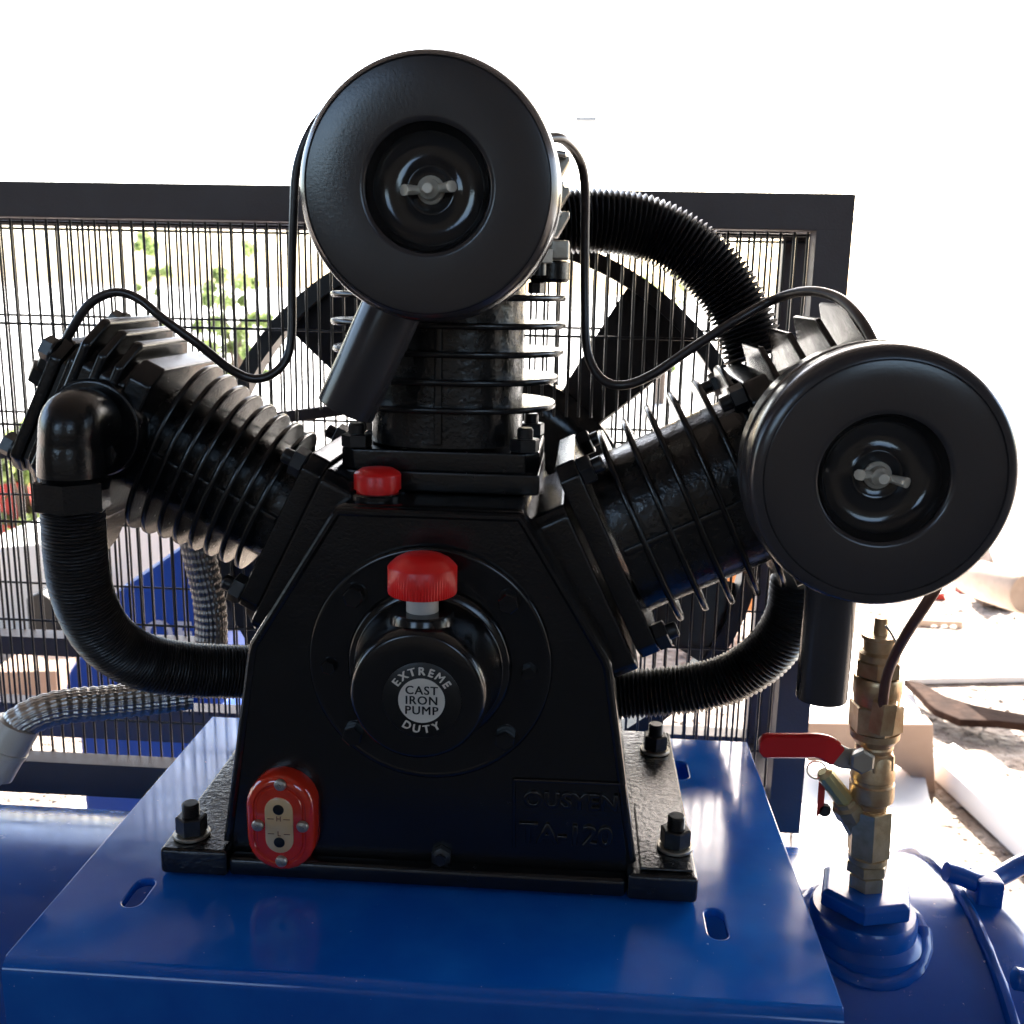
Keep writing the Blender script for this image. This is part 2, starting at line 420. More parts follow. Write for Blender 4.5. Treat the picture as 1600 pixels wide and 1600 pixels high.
# raised cast lettering and its frame, lower right of the front face
bm = B()
f0, f1 = at(803, 1218, .52), at(975, 1225, .52); f2, f3 = at(803, 1325, .52), at(985, 1332, .52)
for a, b in ((f0, f1), (f0, f2), (f1, f3)):
    tube(bm, [a, b], .0010, 8)
obj('cast_frame', bm, M['cover'], crank)
bm = B()
text_bm(bm, 'OUSYEN', .0128, .0008, faceM(at(892, 1252, .5203)), 0, 1.08, .0006)
text_bm(bm, 'TA-120', .0165, .0008, faceM(at(884, 1305, .5203)), 0, 1.02, .0006)
obj('cast_lettering', bm, M['cover'], crank, smooth=50, label='raised cast letters and model number on the crankcase front')
bm = B(); p = at(690, 1335, .52); lathe(bm, p, (0, -1, 0), [(.006, 0), (.006, .004), (.004, .005)], 6); lathe(bm, p, (0, -1, 0), [(.0035, .005), (.0035, .007)], 6)
obj('drain_plug', bm, M['bolt'], crank)
# pad and flange for the upright cylinder
bm = B(); box(bm, (CX-.0565, .5565, .2168), (CX+.0565, .6435, .229)); obj('cylinder_pad', bm, M['cast'], crank, bevel=.0018)

# ---- bearing cover, hub with dipstick neck, badge
bm = B(); _c = at(671, 1040, .5165); HX, HZ = _c.x, _c.z
lathe(bm, (HX, .5204, HZ), (0, -1, 0), [(.0660, 0), (.0660, .0028), (.0648, .0040), (.0630, .0042), (.0620, .0034), (.0445, .0034), (.0440, .0060), (.0425, .0075), (.0405, .0078),
      (.0395, .0085), (.0378, .012), (.0368, .020), (.0360, .032), (.0352, .0410), (.0335, .0455), (.0310, .0470), (.0225, .0470)], 96)
cover = obj('bearing_cover', bm, M['cover'], AC, wn=True, smooth=60)
NY = .4935
NX, NZ = at(660, 975, NY).x, HZ
bm = B(); lathe(bm, (NX, NY, HZ+.01), (0, 0, 1), [(.0190, 0), (.0180, .016), (.0166, .0215), (.0162, .0270), (.0152, .0285), (.0095, .0285)], 48)
obj('filler_neck', bm, M['cover'], cover)
ntop = HZ+.01+.0285
hb = None
for px, py, sc_ in ((555, 930, 1), (795, 940, 1), (553, 1145, 1), (790, 1152, 1), (515, 1040, .7), (826, 1050, .7)):
    p = at(px, py, .517)
    if hb is None:
        bm = B(); lathe(bm, p, (0, -1, 0), [(.0068, 0), (.0068, .0010)], 24); hexa(bm, p, (0, -1, 0), .0058, .001, .0055, .3); hb = obj('cover_bolt', bm, M['cover'], cover, smooth=30); P1 = p
    else:
        inst('cover_bolt', hb, cover, Matrix.Translation(p) @ Matrix.Scale(sc_, 4) @ Matrix.Rotation(random.random(), 4, 'Y') @ Matrix.Translation(-P1))
# badge
by = .5204-.0470
bc = at(659, 1094, by)
badge = None
bm = B(); lathe(bm, (bc.x, by+.0002, bc.z), (0, -1, 0), [(.0198, 0), (.0198, .0005), (.0192, .0008)], 64)
badge = obj('badge', bm, M['ink'], AC, label='round black and silver badge on the hub reading extreme duty cast iron pump')
bm = B(); lathe(bm, (bc.x, by-.0006, bc.z), (0, -1, 0), [(.0117, 0), (.0117, .0003)], 64); obj('silver_disc', bm, M['silver'], badge)
bm = B()
for k, s in enumerate(('CAST', 'IRON', 'PUMP')):
    for q, dx in enumerate((-.00014, 0, .00014)): text_bm(bm, s, .0062, .00012, faceM(V((bc.x+dx, by-.00105-.00002*q, bc.z+.0053-.0053*k))), 0, 1.14)
obj('badge_lettering', bm, M['ink'], badge, smooth=0)
bm = B()
def arc(s, r, a0, a1, size, flip):
    for k, ch in enumerate(s):
        a = a0+(a1-a0)*k/(len(s)-1)
        p = V((bc.x+r*math.sin(a), by-.0009, bc.z+r*math.cos(a)))
        for q, dx in enumerate((-.00022, -.00008, .00008, .00022)): text_bm(bm, ch, size, .00012, faceM(p+V((dx, -.00002*q, dx*.5)), -a if not flip else math.pi-a), 0)
arc('EXTREME', .0153, R_(-54), R_(54), .0058, False)
arc('DUTY', .0153, R_(180+29), R_(180-29), .0058, True)
obj('badge_lettering', bm, M['silver'], badge, smooth=0)
# dipstick
bm = B(); lathe(bm, (NX, NY, ntop-.004), (0, 0, 1), [(.0082, 0), (.0082, .0150)], 32)
dp = obj('dipstick', bm, M['white'], AC, label='oil dipstick with white neck and ribbed red cap')
bm = B(); seg = 144
rings = []
for r, t, rib in ((.0156, .0130, 0), (.0168, .0136, 1), (.0171, .0146, 1), (.0171, .0272, 1), (.0169, .0280, 0), (.0160, .0290, 0), (.0138, .0310, 0), (.0108, .0326, 0), (.0070, .0337, 0), (.0015, .0341, 0)):
    rings.append([V((NX, NY, ntop-.004+t))+V((math.cos(2*math.pi*k/seg), math.sin(2*math.pi*k/seg), 0))*(r+(.00045*(k % 2) if rib else 0)) for k in range(seg)])
loft(bm, rings); obj('cap', bm, M['red'], dp, smooth=50)
# red filler cap on top of the case
fc = atZ(590, 775, .2185)
bm = B(); fx, fy, fz = at(590, 765, .541).x, .541, .2185
lathe(bm, (fx, fy, fz), (0, 0, 1), [(.0115, 0), (.0115, .003), (.0128, .0032), (.0128, .0110), (.0122, .0120), (.0090, .0140), (.0040, .0148), (.0005, .0150)], 64)
ofc = obj('oil_filler_cap', bm, M['red'], AC, label='low red plastic oil filler cap on top of the crankcase')
bm = B(); lathe(bm, (fx, fy, fz-.003), (0, 0, 1), [(.0150, 0), (.0150, .0035), (.0140, .0045)], 32); obj('seat_ring', bm, M['cast'], ofc)

# ---- sight glass
def stadium(cx, cz, hw, hh, n=12):
    pts = []
    for k in range(n+1): a = math.pi*k/n; pts.append((cx+hw*math.cos(a), cz+(hh-hw)+hw*math.sin(a)))
    for k in range(n+1): a = math.pi+math.pi*k/n; pts.append((cx+hw*math.cos(a), cz-(hh-hw)+hw*math.sin(a)))
    return pts
sg = at(440, 1283, .512)
def stad_solid(bm, cx, cz, prof):
    loft(bm, [[V((x, y, z)) for x, z in stadium(cx, cz, hw, hh)] for hw, hh, y in prof])
SGW, SGH = .0194, .0290
bm = B(); stad_solid(bm, sg.x, sg.z, [(SGW, SGH, .5203), (SGW, SGH, .511), (SGW-.001, SGH-.001, .5092), (SGW-.003, SGH-.003, .5080),
    (SGW-.0046, SGH-.0046, .5078), (SGW-.0052, SGH-.0052, .5086), (SGW-.0062, SGH-.0062, .5086), (SGW-.0068, SGH-.0068, .5078), (.0082, .0172, .5078)])
glass = obj('sight_glass', bm, M['redglass'], AC, label='oval red oil sight glass low on the crankcase front', smooth=40)
bm = B(); stad_solid(bm, sg.x, sg.z, [(.0078, .0166, .5079), (.0078, .0166, .5070), (.0072, .0160, .5066)]); obj('level_window', bm, M['cream'], glass, smooth=40)
for dz in (.0098, -.0100):
    bm = B(); lathe(bm, (sg.x, .5067, sg.z+dz), (0, -1, 0), [(.0031, 0), (.0031, .0003), (.0027, .0004)], 24); obj('vent_hole', bm, M['ink'], glass)
bm = B()
for s, dz in (('H', .0042), ('L', -.0048)):
    text_bm(bm, s, .0042, .0001, faceM(V((sg.x, .50645, sg.z+dz))), 0)
    for sx in (-1, 1): box(bm, (sg.x+sx*.0045-.0018, .5062, sg.z+dz-.00015), (sg.x+sx*.0045+.0018, .5065, sg.z+dz+.00015))
obj('level_marking', bm, M['rusty_ink'], glass, smooth=0)
scr = None
for px, py in ((438, 1226), (403, 1289), (473, 1291), (440, 1345)):
    p = at(px, py, .5076)
    if scr is None:
        bm = B(); lathe(bm, p, (0, -1, 0), [(.0034, 0), (.0034, .0008), (.0028, .0018), (.0012, .0022), (.0010, .0013)], 20)
        for a in (.4, .4+math.pi/2): obox(bm, p+V((0, -.0021, 0)), (V((math.cos(a), 0, math.sin(a))), V((0, 1, 0)), V((-math.sin(a), 0, math.cos(a)))), (.0018, .0003, .0003))
        scr = obj('screw', bm, M['washer'], glass); P2 = p
    else: inst('screw', scr, glass, Matrix.Translation(p) @ Matrix.Rotation(random.random()*2, 4, 'Y') @ Matrix.Translation(-P2))

# ---- cylinders
def sup(hu, hv, n=2.6, seg=48):
    pts = []
    for k in range(seg):
        a = 2*math.pi*k/seg; c, s = math.cos(a), math.sin(a)
        pts.append((hu*math.copysign(abs(c)**(2/n), c), hv*math.copysign(abs(s)**(2/n), s)))
    return pts
def slab(bm, O, U, Vv, W, outline, t0, t1, taper=None):
    rings = [[O+U*a+Vv*b+W*t0 for a, b in outline], [O+U*a+Vv*b+W*t1 for a, b in outline]]
    if taper:
        rings = []
        for f, t in ((1-taper, t0), (1-taper*.2, t0+(t1-t0)*.18), (1, (t0+t1)/2), (1-taper*.2, t1-(t1-t0)*.18), (1-taper, t1)):
            rings.append([O+U*a*f+Vv*b*f+W*t for a, b in outline])
    loft(bm, rings)
def chamf(hu, hv, c): return [(-hu+c, -hv), (hu-c, -hv), (hu, -hv+c), (hu, hv-c), (hu-c, hv), (-hu+c, hv), (-hu, hv-c), (-hu, -hv+c)]
def add_cyl(O, W, r, s0, s1, fins, fr0, fr1, fv, label, flu, flv):
    """O crank centre, W axis; U points 'up' across the axis in the XZ plane, V along +Y"""
    W = V(W).normalized(); Y = V((0, 1, 0)); U = Y.cross(W); 
    if U.z < 0 or abs(W.z) > .99: U = -U
    bm = B(); n = 2.5
    rings = []
    for t, f in ((s0, 1.0), (s1, 1.0)):
        rings.append([O+U*a*f+Y*b*f+W*t for a, b in sup(r, r, n)])
    loft(bm, rings)
    cyl = obj('cylinder', bm, M['lumpy'], AC, label=label, smooth=50)
    for i, s in enumerate(fins):
        k = i/(len(fins)-1); R = fr0+(fr1-fr0)*k
        R *= random.uniform(.985, 1.015)
        bm = B(); Wt = (W+U*random.uniform(-.012, .012)+Y*random.uniform(-.01, .01)).normalized()
        slab(bm, O+W*s, U, Y, Wt, sup(R, fv, 2.35, 56), -.0017, .0017, .014)
        obj('fin', bm, M['cast'], cyl, smooth=70, wn=True)
    bm = B(); obox(bm, O+W*((s0+s1)/2)-Y*(r+.0008), (U, Y, W), (.0022, .0022, (s1-s0)/2-.002)); obj('front_rib', bm, M['cast'], cyl, bevel=.0012)
    bm = B(); slab(bm, O, U, Y, W, chamf(flu, flv, .008), s0-.0135, s0-.0015); obj('base_flange', bm, M['cast'], cyl, bevel=.0015)
    sb = None
    for su in (-1, 1):
        for sv in (-1, 1):
            p = O+U*su*(flu-.0085)+Y*sv*(flv-.0085)+W*(s0-.0016)
            if sb is None:
                bm = B(); hexa(bm, p, W, .0085, 0, .0075, .3); lathe(bm, p, W, [(.0045, .0075), (.0045, .0125), (.0038, .0135)], 16)
                sb = obj('flange_nut', bm, M['bolt'], cyl, smooth=30); P3 = p
            else: inst('flange_nut', sb, cyl, Matrix.Translation(p-P3))
    return cyl, U, W
OC = V((CX, YC, 0))
cylC, UC, WC = add_cyl(OC, (0, 0, 1), .0437, .242, .350, [.2635+.0152*k for k in range(6)], .0640, .0690, .0500,
                       'upright middle cylinder with wide flat cooling fins', .0560, .0430)
AL = R_(26.5)
OL = V((-.0765, YC, .1485)); WL = V((-math.cos(AL), 0, math.sin(AL)))
cylL, UL, WL = add_cyl(OL, WL, .0335, .104, .196, [.117+.0098*k for k in range(8)], .0460, .0545, .0440,
                       'smaller left cylinder with closely spaced cooling fins', .0500, .058)
AR = R_(26)
OR = V((-.0725, YC, .1385)); WR = V((math.cos(AR), 0, math.sin(AR)))
cylR, UR, WR = add_cyl(OR, WR, .0475, .110, .205, [.1245+.0155*k for k in range(6)], .0610, .0680, .0510,
                       'right cylinder leaning outwards with widely spaced cooling fins', .0600, .058)
# sloping pads on the case sides
for O, W, nm, s in ((OL, WL, 'slanted_pad', .0945), (OR, WR, 'slanted_pad', .0985)):
    U = V((0, 1, 0)).cross(W); U = U if U.z > 0 else -U; bm = B(); slab(bm, O-U*(.003 if O is OL else .0105), U, V((0, 1, 0)), W, chamf(.0515, .064, .006), s-.035, s-.0045); obj(nm, bm, M['cast'], crank, bevel=.002)

def add_head(O, U, W, s0, kind, label, hu=.0640):
    Y = V((0, 1, 0)); bm = B()
    if kind == 'ridged':       # left, smaller head with three rounded ridges along the top
        slab(bm, O, U, Y, W, chamf(.050, .050, .010), s0, s0+.014)
        hd = obj('cylinder_head', bm, M['cast'], AC, bevel=.002, label=label)
        bm = B(); slab(bm, O, U, Y, W, chamf(.045, .0465, .012), s0+.0145, s0+.050); obj('head_block', bm, M['cast'], hd, bevel=.003)
        for k in range(3):
            bm = B(); s = s0+.0185+.0108*k
            slab(bm, O+U*(.002+.0015*k), U, Y, W, chamf(.0535, .0480, .014), s, s+.0062); obj('head_fin', bm, M['cast'], hd, bevel=.0024, segs=3)
        bm = B(); slab(bm, O-U*.004, U, Y, W, chamf(.042, .0440, .010), s0+.0535, s0+.0610); obj('end_plate', bm, M['cast'], hd, bevel=.002)
        bm = B(); slab(bm, O-U*.004, U, Y, W, chamf(.040, .0420, .010), s0+.0505, s0+.0530); obj('gasket', bm, M['ink'], hd)
        sb = None
        for a, b in ((.028, -.034), (-.034, -.034), (.028, .034), (-.034, .034), (.050, .005)):
            p = O+U*a+Y*b+W*(s0+(.061 if a < .04 else .048))
            if sb is None:
                bm = B(); lathe(bm, p, W, [(.0085, 0), (.0085, .0015)], 20); hexa(bm, p, W, .0072, .0015, .0085, .2); sb = obj('head_bolt', bm, M['bolt'], hd, smooth=30); P = p
            else: inst('head_bolt', sb, hd, Matrix.Translation(p-P))
        # raised port boss: round seat with a tapering tail towards the flange
        cA = at(150, 668, .5515); cB = O+W*(s0+.010)+U*.004; cB.y = .5515; pts = []
        for k in range(33):
            a = 2*math.pi*k/33
            pts.append((cA.x+.0275*math.cos(a), cA.z+.0275*math.sin(a)))
        pts += [(cB.x+.003, cB.z-.012), (cB.x+.003, cB.z+.004)]
        from mathutils import geometry
        hull = geometry.convex_hull_2d([V(p) for p in pts]); pts = [pts[i] for i in hull]
        bm = B(); prismY(bm, pts, .5455, .5560); obj('port_boss', bm, M['cast'], hd, bevel=.0022)
        # mounting ear with a hole below the flange
        bm = B(); c0 = O-U*.062+W*(s0+.004)-Y*.02
        slab(bm, c0, U, Y, W, chamf(.020, .030, .008), -.0025, .0025); obj('ear', bm, M['cast'], hd, bevel=.001)
    else:
        slab(bm, O, U, Y, W, chamf(.060, .056, .010), s0, s0+.014)
        hd = obj('cylinder_head', bm, M['cast'], AC, bevel=.002, label=label)
        bm = B(); slab(bm, O, U, Y, W, chamf(.046, .046, .010), s0+.0145, s0+(.074 if hu > .07 else .055)); obj('head_block', bm, M['cast'], hd, bevel=.003)
        pc, nf = (.0165, 4) if hu > .07 else (.0150, 3)
        for k in range(nf):
            bm = B(); s = s0+.017+pc*k
            slab(bm, O, U, Y, W, chamf(hu+.0008*k, .054, .024), s, s+.0034); obj('head_fin', bm, M['cast'], hd, bevel=.0012)
        sb = None
        for a, b in ((.053, -.044), (-.053, -.044), (.053, .044), (-.053, .044)):
            p = O+U*a+Y*b+W*s0
            if sb is None:
                bm = B(); hexa(bm, p, -W, .0075, 0, .008, .2); lathe(bm, p, -W, [(.0042, .008), (.0042, .014)], 14); sb = obj('head_bolt', bm, M['bolt'], hd, smooth=30); P = p
            else: inst('head_bolt', sb, hd, Matrix.Translation(p-P))
        bm = B(); slab(bm, O, U, Y, W, chamf(.030, .030, .012), s0+(.0745 if hu > .07 else .0555), s0+(.083 if hu > .07 else .060)); obj('head_cap', bm, M['cast'], hd, bevel=.003)
    return hd
headC = add_head(OC, UC, WC, .3505, 'finned', 'finned cast head of the middle cylinder, mostly behind its filter')
headL = add_head(OL, UL, WL, .1965, 'ridged', 'blocky left head with three rounded ridges on top')
headR = add_head(OR, UR, WR, .2055, 'finned', 'finned cast head of the right cylinder, partly behind its filter', .0715)

# ---- air filters
def wingnut(parent, p, ang):
    bm = B(); lathe(bm, p, (0, -1, 0), [(.0052, 0), (.0052, .0012), (.0040, .0022), (.0036, .0060), (.0024, .0072), (.0020, .0095), (.0016, .0098)], 20)
    d = V((math.cos(ang), 0, math.sin(ang)))
    for s in (-1, 1):
        pth = smooth_path([p+V((0, -.0035, 0))+d*s*.002, p+V((0, -.0050, 0))+d*s*.0055, p+V((0, -.0085, 0))+d*s*.0088], 5)
        tube(bm, pth, lambda i, a: .0013+.0007*(i/10)+.0004*abs(math.sin(a)), 10)
    bmesh.ops.scale(bm, vec=(1.2, 1.2, 1.2), space=Matrix.Translation(-p), verts=bm.verts)
    return obj('wing_nut', bm, M['wing'], parent)
def add_filter(c, r, depth, label, ang, tube_pts, tube_r, cup=.0280, face=.93):
    bm = B(); D = depth   # profile distance measured towards the camera from the back
    prof = [(r*.55, 0), (r*.93, 0), (r*.975, .003), (r*.985, D*.45)]
    lathe(bm, c+V((0, D, 0)), (0, -1, 0), prof, 112)
    f = obj('air_filter', bm, M['filter'], AC, label=label, wn=True)
    bm = B()
    prof = [(r*.99, D*.45+.0006), (r*1.006, D*.45+.0016), (r*1.006, D*.45+.0030), (r*.985, D*.45+.0045), (r*.998, D*.45+.007), (r*1.0, D-.010), (r*.993, D-.006), (r*.975, D-.0028), (r*.945, D-.0008), (r*(face+.006), D-.0002),
            (r*face, D-.0010), (r*(face-.010), D-.0004), (r*.75, D), (cup+.0025, D), (cup+.0008, D-.0007), (cup-.0002, D-.0016), (cup-.0004, D-.006)]
    lathe(bm, c+V((0, D, 0)), (0, -1, 0), [(cup-.0006, D-.0018), (cup-.0016, D-.0075), (cup-.0040, D-.0110), (cup-.0075, D-.0126), (cup*.42, D-.0134), (cup*.40, D-.0128), (cup*.37, D-.0126), (cup*.34, D-.0132), (.006, D-.0134), (.0005, D-.0134)], 96, cap=False)
    obj('dish', bm, M['dish'], f, smooth=60); bm = B()
    lathe(bm, c+V((0, D, 0)), (0, -1, 0), prof, 128, cap=False)
    obj('filter_cover', bm, M['filter'], f, smooth=60, wn=True)
    wingnut(f, c+V((0, .0128, 0)), ang)
    bm = B(); a, b = tube_pts; L = (b-a).length
    lathe(bm, a, b-a, [(tube_r*.9, 0), (tube_r, 0), (tube_r, L*.985), (tube_r*.985, L), (tube_r*.90, L), (tube_r*.88, L*.985), (tube_r*.88, L*.5), (.001, L*.5)], 40)
    ip = obj('intake_pipe', bm, M['filter'], f)
    # neck joining the canister to the head behind it
    bm = B(); lathe(bm, c+V((0, D-.001, 0)), (0, 1, 0), [(r*.42, 0), (r*.42, .030)], 40); obj('filter_neck', bm, M['filter'], f)
    return f
bm = B(); p = at(862, 394, .57); box(bm, (p.x-.012, .56, p.z-.004), (p.x+.0095, .585, p.z+.006)); obj('port_block', bm, M['steel'], headC, bevel=.0012)
bm = B(); lathe(bm, (p.x-.001, .573, p.z-.0045), (0, 0, -1), [(.0100, 0), (.0112, .001), (.0112, .0095), (.0095, .0115)], 28); hexa(bm, (p.x-.008, .573, p.z-.016), (0, 0, -1), .0045, 0, .006); obj('port_cap', bm, M['cast'], headC)
for py_ in (248, 296, 334):  # bright steel wedges stand in for light on the head fin edges
    bm = B(); p = at(876, py_, .585); prismY(bm, [(p.x-.010, p.z+.001), (p.x+.0048, p.z+.001), (p.x+.0050, p.z-.0012), (p.x-.0015, p.z-.0125), (p.x-.010, p.z-.0125)], .58, .60); obj('lit_fin_edge', bm, M['steel'], headC, bevel=.0006)
cT = at(667, 293, .460); rT = .0578
add_filter(cT, rT, .042, 'round black air filter canister on top of the pump', R_(5), (at(618, 470, .520), at(540, 640, .520)), .0152, cup=.0275, face=.93)
cR = at(1383, 750, .455); rR = .0597
add_filter(cR, rR, .046, 'round black air filter canister in front of the right cylinder head', R_(-8), (at(1300, 905, .520), at(1283, 1090, .520)), .0132, cup=.0288, face=.885)

# ---- ribbed (finned) intercooler pipes
def ribbed(pts, r, rib, pitch, label, parent=AC):
    path, L = resample(smooth_path(pts, 16), pitch/4)
    bm = B()
    def rad(i, a):
        ph = i % 4
        j = .00035*noise.noise(V((i*.31, math.cos(a)*2, math.sin(a)*2)))
        return (r-rib, r-rib*.25, r, r-rib*.25)[ph]+j
    tube(bm, path, rad, 40)
    return obj('ribbed_pipe', bm, M['hose'], parent, smooth=0 if False else 70, label=label)
# elbow fitting on the left head
el = empty  # (kept for readability)
e0 = at(152, 690, .545); e1 = at(112, 690, .518); e2 = at(112, 745, .518)
bm = B()
pth = smooth_path([at(150, 668, .560), at(135, 655, .535), at(113, 660, .516), at(110, 700, .514), at(112, 742, .514)], 10)
tube(bm, pth, lambda i, a: .0162+.0006*math.sin(i*.2), 36)
elbow = obj('elbow_fitting', bm, M['cast'], AC, label='rounded black elbow on the front of the left head', smooth=60)
bm = B(); lathe(bm, at(160, 668, .562), at(150, 668, .545)-at(160, 668, .562), [(.026, 0), (.026, .010), (.0235, .016), (.018, .018)], 40); obj('elbow_collar', bm, M['cast'], elbow)
dn = (at(115, 800, .516)-at(110, 720, .516)).normalized()
bm = B(); th = []
for k in range(7): th += [(.0158, k*.0011), (.0166, k*.0011+.0005)]
lathe(bm, at(111, 728, .515), dn, th, 36); obj('thread', bm, M['cast'], elbow)
bm = B(); hexa(bm, at(112, 748, .516), dn, .0195, 0, .0165, .3, ch=.06); obj('union_nut', bm, M['cast'], elbow, smooth=30)
ribbed([at(113, 778, .516), at(117, 850, .518), at(128, 925, .524), at(160, 990, .535), at(215, 1030, .550), at(290, 1046, .565), at(400, 1050, .585)], .0165, .0016, .0019, 'black ribbed pipe curving down from the left elbow to behind the crankcase')
ribbed([at(850, 348, .68), at(940, 345, .685), at(1020, 360, .69), at(1088, 400, .69), at(1135, 452, .69), at(1163, 505, .688), at(1180, 560, .685)], .0205, .0048, .0033, 'black spiral-finned pipe arching from the middle head to the right head')
ribbed([at(1246, 905, .60), at(1236, 965, .605), at(1200, 1020, .61), at(1140, 1060, .615), at(1060, 1078, .62), at(960, 1085, .625)], .0160, .0034, .0028, 'black spiral-finned pipe curving from behind the right filter to the crankcase')

# ---- braided hoses
def braided(pts, r, m, label):
    path, L = resample(smooth_path(pts, 16), .0006)
    bm = B(); n = 12
    def rad(i, a):
        s = i*.0006/r
        return r*(1+.065*math.sin(n*a+s*6)*math.sin(n*a-s*6))
    tube(bm, path, rad, 120)
    return obj('braided_hose', bm, m, AC, smooth=80, label=label)
braided([at(298, 800, .67), at(312, 870, .675), at(327, 940, .68), at(330, 1000, .68), at(322, 1060, .67)], .0108, M['darkbraid'], 'dull braided metal hose hanging behind the left cylinder')
bh = braided([at(300, 1082, .60), at(240, 1090, .59), at(165, 1098, .575), at(95, 1105, .56), at(45, 1122, .55), at(14, 1150, .545), at(-25, 1215, .54)], .0102, M['braid'], 'bright braided metal hose with a crimped end at the left edge')
bm = B(); f0 = at(30, 1128, .548); f1 = at(-2, 1185, .542)
lathe(bm, f0, f1-f0, [(.0108, 0), (.0128, .001), (.0132, .004), (.0132, .016), (.0140, .0165), (.0140, .019), (.0132, .0195), (.0132, .034), (.010, .035)], 40); obj('crimp_ferrule', bm, M['silver'], bh)

# ---- small unloader tubes
def small(pts, r, label, m='pipe'):
    bm = B(); tube(bm, resample(smooth_path(pts, 14), .003)[0], r, 14); return obj('unloader_tube', bm, M[m], AC, label=label)
u1 = small([at(520, 160, .60), at(485, 205, .60), at(464, 262, .60), at(459, 330, .60), at(456, 430, .60), at(455, 530, .598), at(440, 572, .595), at(405, 592, .59), at(365, 580, .585), at(310, 538, .575), at(255, 498, .57), at(215, 466, .57), at(178, 457, .57), at(140, 475, .57), at(112, 515, .57), at(85, 565, .575)], .0026, 'thin black tube looping from the top filter down to the left head')
bm = B(); lathe(bm, at(88, 548, .574), at(70, 590, .578)-at(88, 548, .574), [(.0055, 0), (.0075, .003), (.0075, .012), (.0095, .013), (.0095, .022)], 6); obj('tube_nut', bm, M['bolt'], u1)
small([at(850, 216, .56), at(880, 218, .575), at(905, 248, .60), at(914, 290, .61), at(914, 370, .615), at(914, 470, .615), at(918, 550, .61), at(940, 592, .605), at(975, 602, .60), at(1020, 585, .60), at(1080, 545, .60), at(1150, 500, .60), at(1210, 468, .60), at(1262, 455, .575), at(1310, 466, .55), at(1345, 500, .525), at(1370, 548, .507), at(1378, 575, .50)], .0027, 'thin black tube looping from the top filter over the right cylinder')
small([at(1486, 860, .506), at(1466, 912, .505), at(1446, 945, .507), at(1420, 985, .52), at(1398, 1025, .535), at(1385, 1060, .545), at(1378, 1112, .55)], .0028, 'thin tube running from the right filter down to the brass valve', 'glare_brown')
bm = B(); tube(bm, smooth_path([at(1384, 977, .548), at(1394, 992, .546), at(1402, 1008, .540)], 6), .0007, 8); obj('pull_wire', bm, M['steel'], AC)

# ---- flywheel with fan blades
FY = .80; FX, FZ = CX+.002, .147
bm = B()
lathe(bm, (FX, FY-.012, FZ), (0, 1, 0), [(.030, 0), (.098, 0), (.108, .002), (.112, .006), (.118, .010), (.1215, .012), (.1215, .016), (.118, .020), (.1215, .024), (.1215, .030), (.10, .032), (.02, .032)], 96)
fly = obj('flywheel', bm, M['cover'], AC, label='black fan-bladed flywheel behind the pump inside the wire guard')
bm = B()
RO = .2265
prof = [(RO-.0125, 0), (RO, 0), (RO, .024), (RO-.0125, .024)]
seg = 120
loft(bm, [[V((FX, 0, FZ))+V((math.cos(2*math.pi*k/seg)*r, FY+t, math.sin(2*math.pi*k/seg)*r)) for r, t in prof] for k in range(seg)], closed=True)
obj('rim', bm, M['fan'], fly, bevel=0, smooth=50)
bl = None
for k, ad in enumerate((50, 128, 198, 268, -23)):
    if bl is None:
        bm = B(); n = 12; rings = []
        a0 = R_(ad); d = V((math.cos(a0), 0, math.sin(a0))); tt = V((-math.sin(a0), 0, math.cos(a0)))
        for i in range(n+1):
            r = .112+(RO-.1145-.008)*i/n; hw = .019+.017*(i/n)**.8; tw = .5-.25*i/n
            c0 = V((FX, FY+.012, FZ))+d*r; ax = (tt*math.cos(tw)+V((0, 1, 0))*math.sin(tw)); nn = ax.cross(d)
            rings.append([c0-ax*hw-nn*.0022, c0-nn*.0034, c0+ax*hw-nn*.0022, c0+ax*hw+nn*.0022, c0+nn*.0010, c0-ax*hw+nn*.0022])
        loft(bm, rings); bl = obj('blade', bm, M['fan'], fly, smooth=40)
    else:
        inst('blade', bl, fly, Matrix.Translation((FX, 0, FZ)) @ Matrix.Rotation(-R_(ad-50), 4, 'Y') @ Matrix.Translation((-FX, 0, -FZ)))
bm = B(); lathe(bm, (CX, .6999, CZ), (0, 1, 0), [(.045, 0), (.045, .012), (.022, .014), (.022, .092)], 48); obj('crankshaft_housing', bm, M['cast'], AC)

# ---- belt guard: two tube frames with welded wire mesh
GY0, GY1 = .752, .862
GX1 = at(1338, 303, GY0).x; GX0 = -.86; GZ1 = at(1338, 303, GY0).z; GZ0 = at(1250, 1303, GY0).z
TB = .0250
bm = B(); box(bm, (GX0, GY0, GZ1-TB), (GX1, GY0+.02, GZ1))
gd = obj('belt_guard', bm, M['guard'], AC, bevel=.0012, label='dark wire mesh belt guard cage behind the pump')
def gbar(lo, hi, nm='frame_bar'):
    bm = B(); box(bm, lo, hi); return obj(nm, bm, M['guard'], gd, bevel=.0004)
gbar((GX0, GY0, GZ0), (GX1, GY0+.02, GZ0+TB*1.15))
gbar((GX1-TB, GY0+.0002, GZ0+TB*.5), (GX1-.0002, GY0+.0197, GZ1-TB*.5))
gbar((GX0, GY0+.0003, GZ0+TB*1.15+.0003), (GX0+TB, GY0+.0197, GZ1-TB-.0003))
for z0, z1 in ((GZ1-TB, GZ1), (GZ0-.002, GZ0+TB*1.2)):
    gbar((GX0, GY1, z0), (GX1, GY1+.02, z1))
gbar((GX1-TB, GY1+.0003, GZ0+TB*1.2+.0003), (GX1, GY1+.0197, GZ1-TB-.0003))
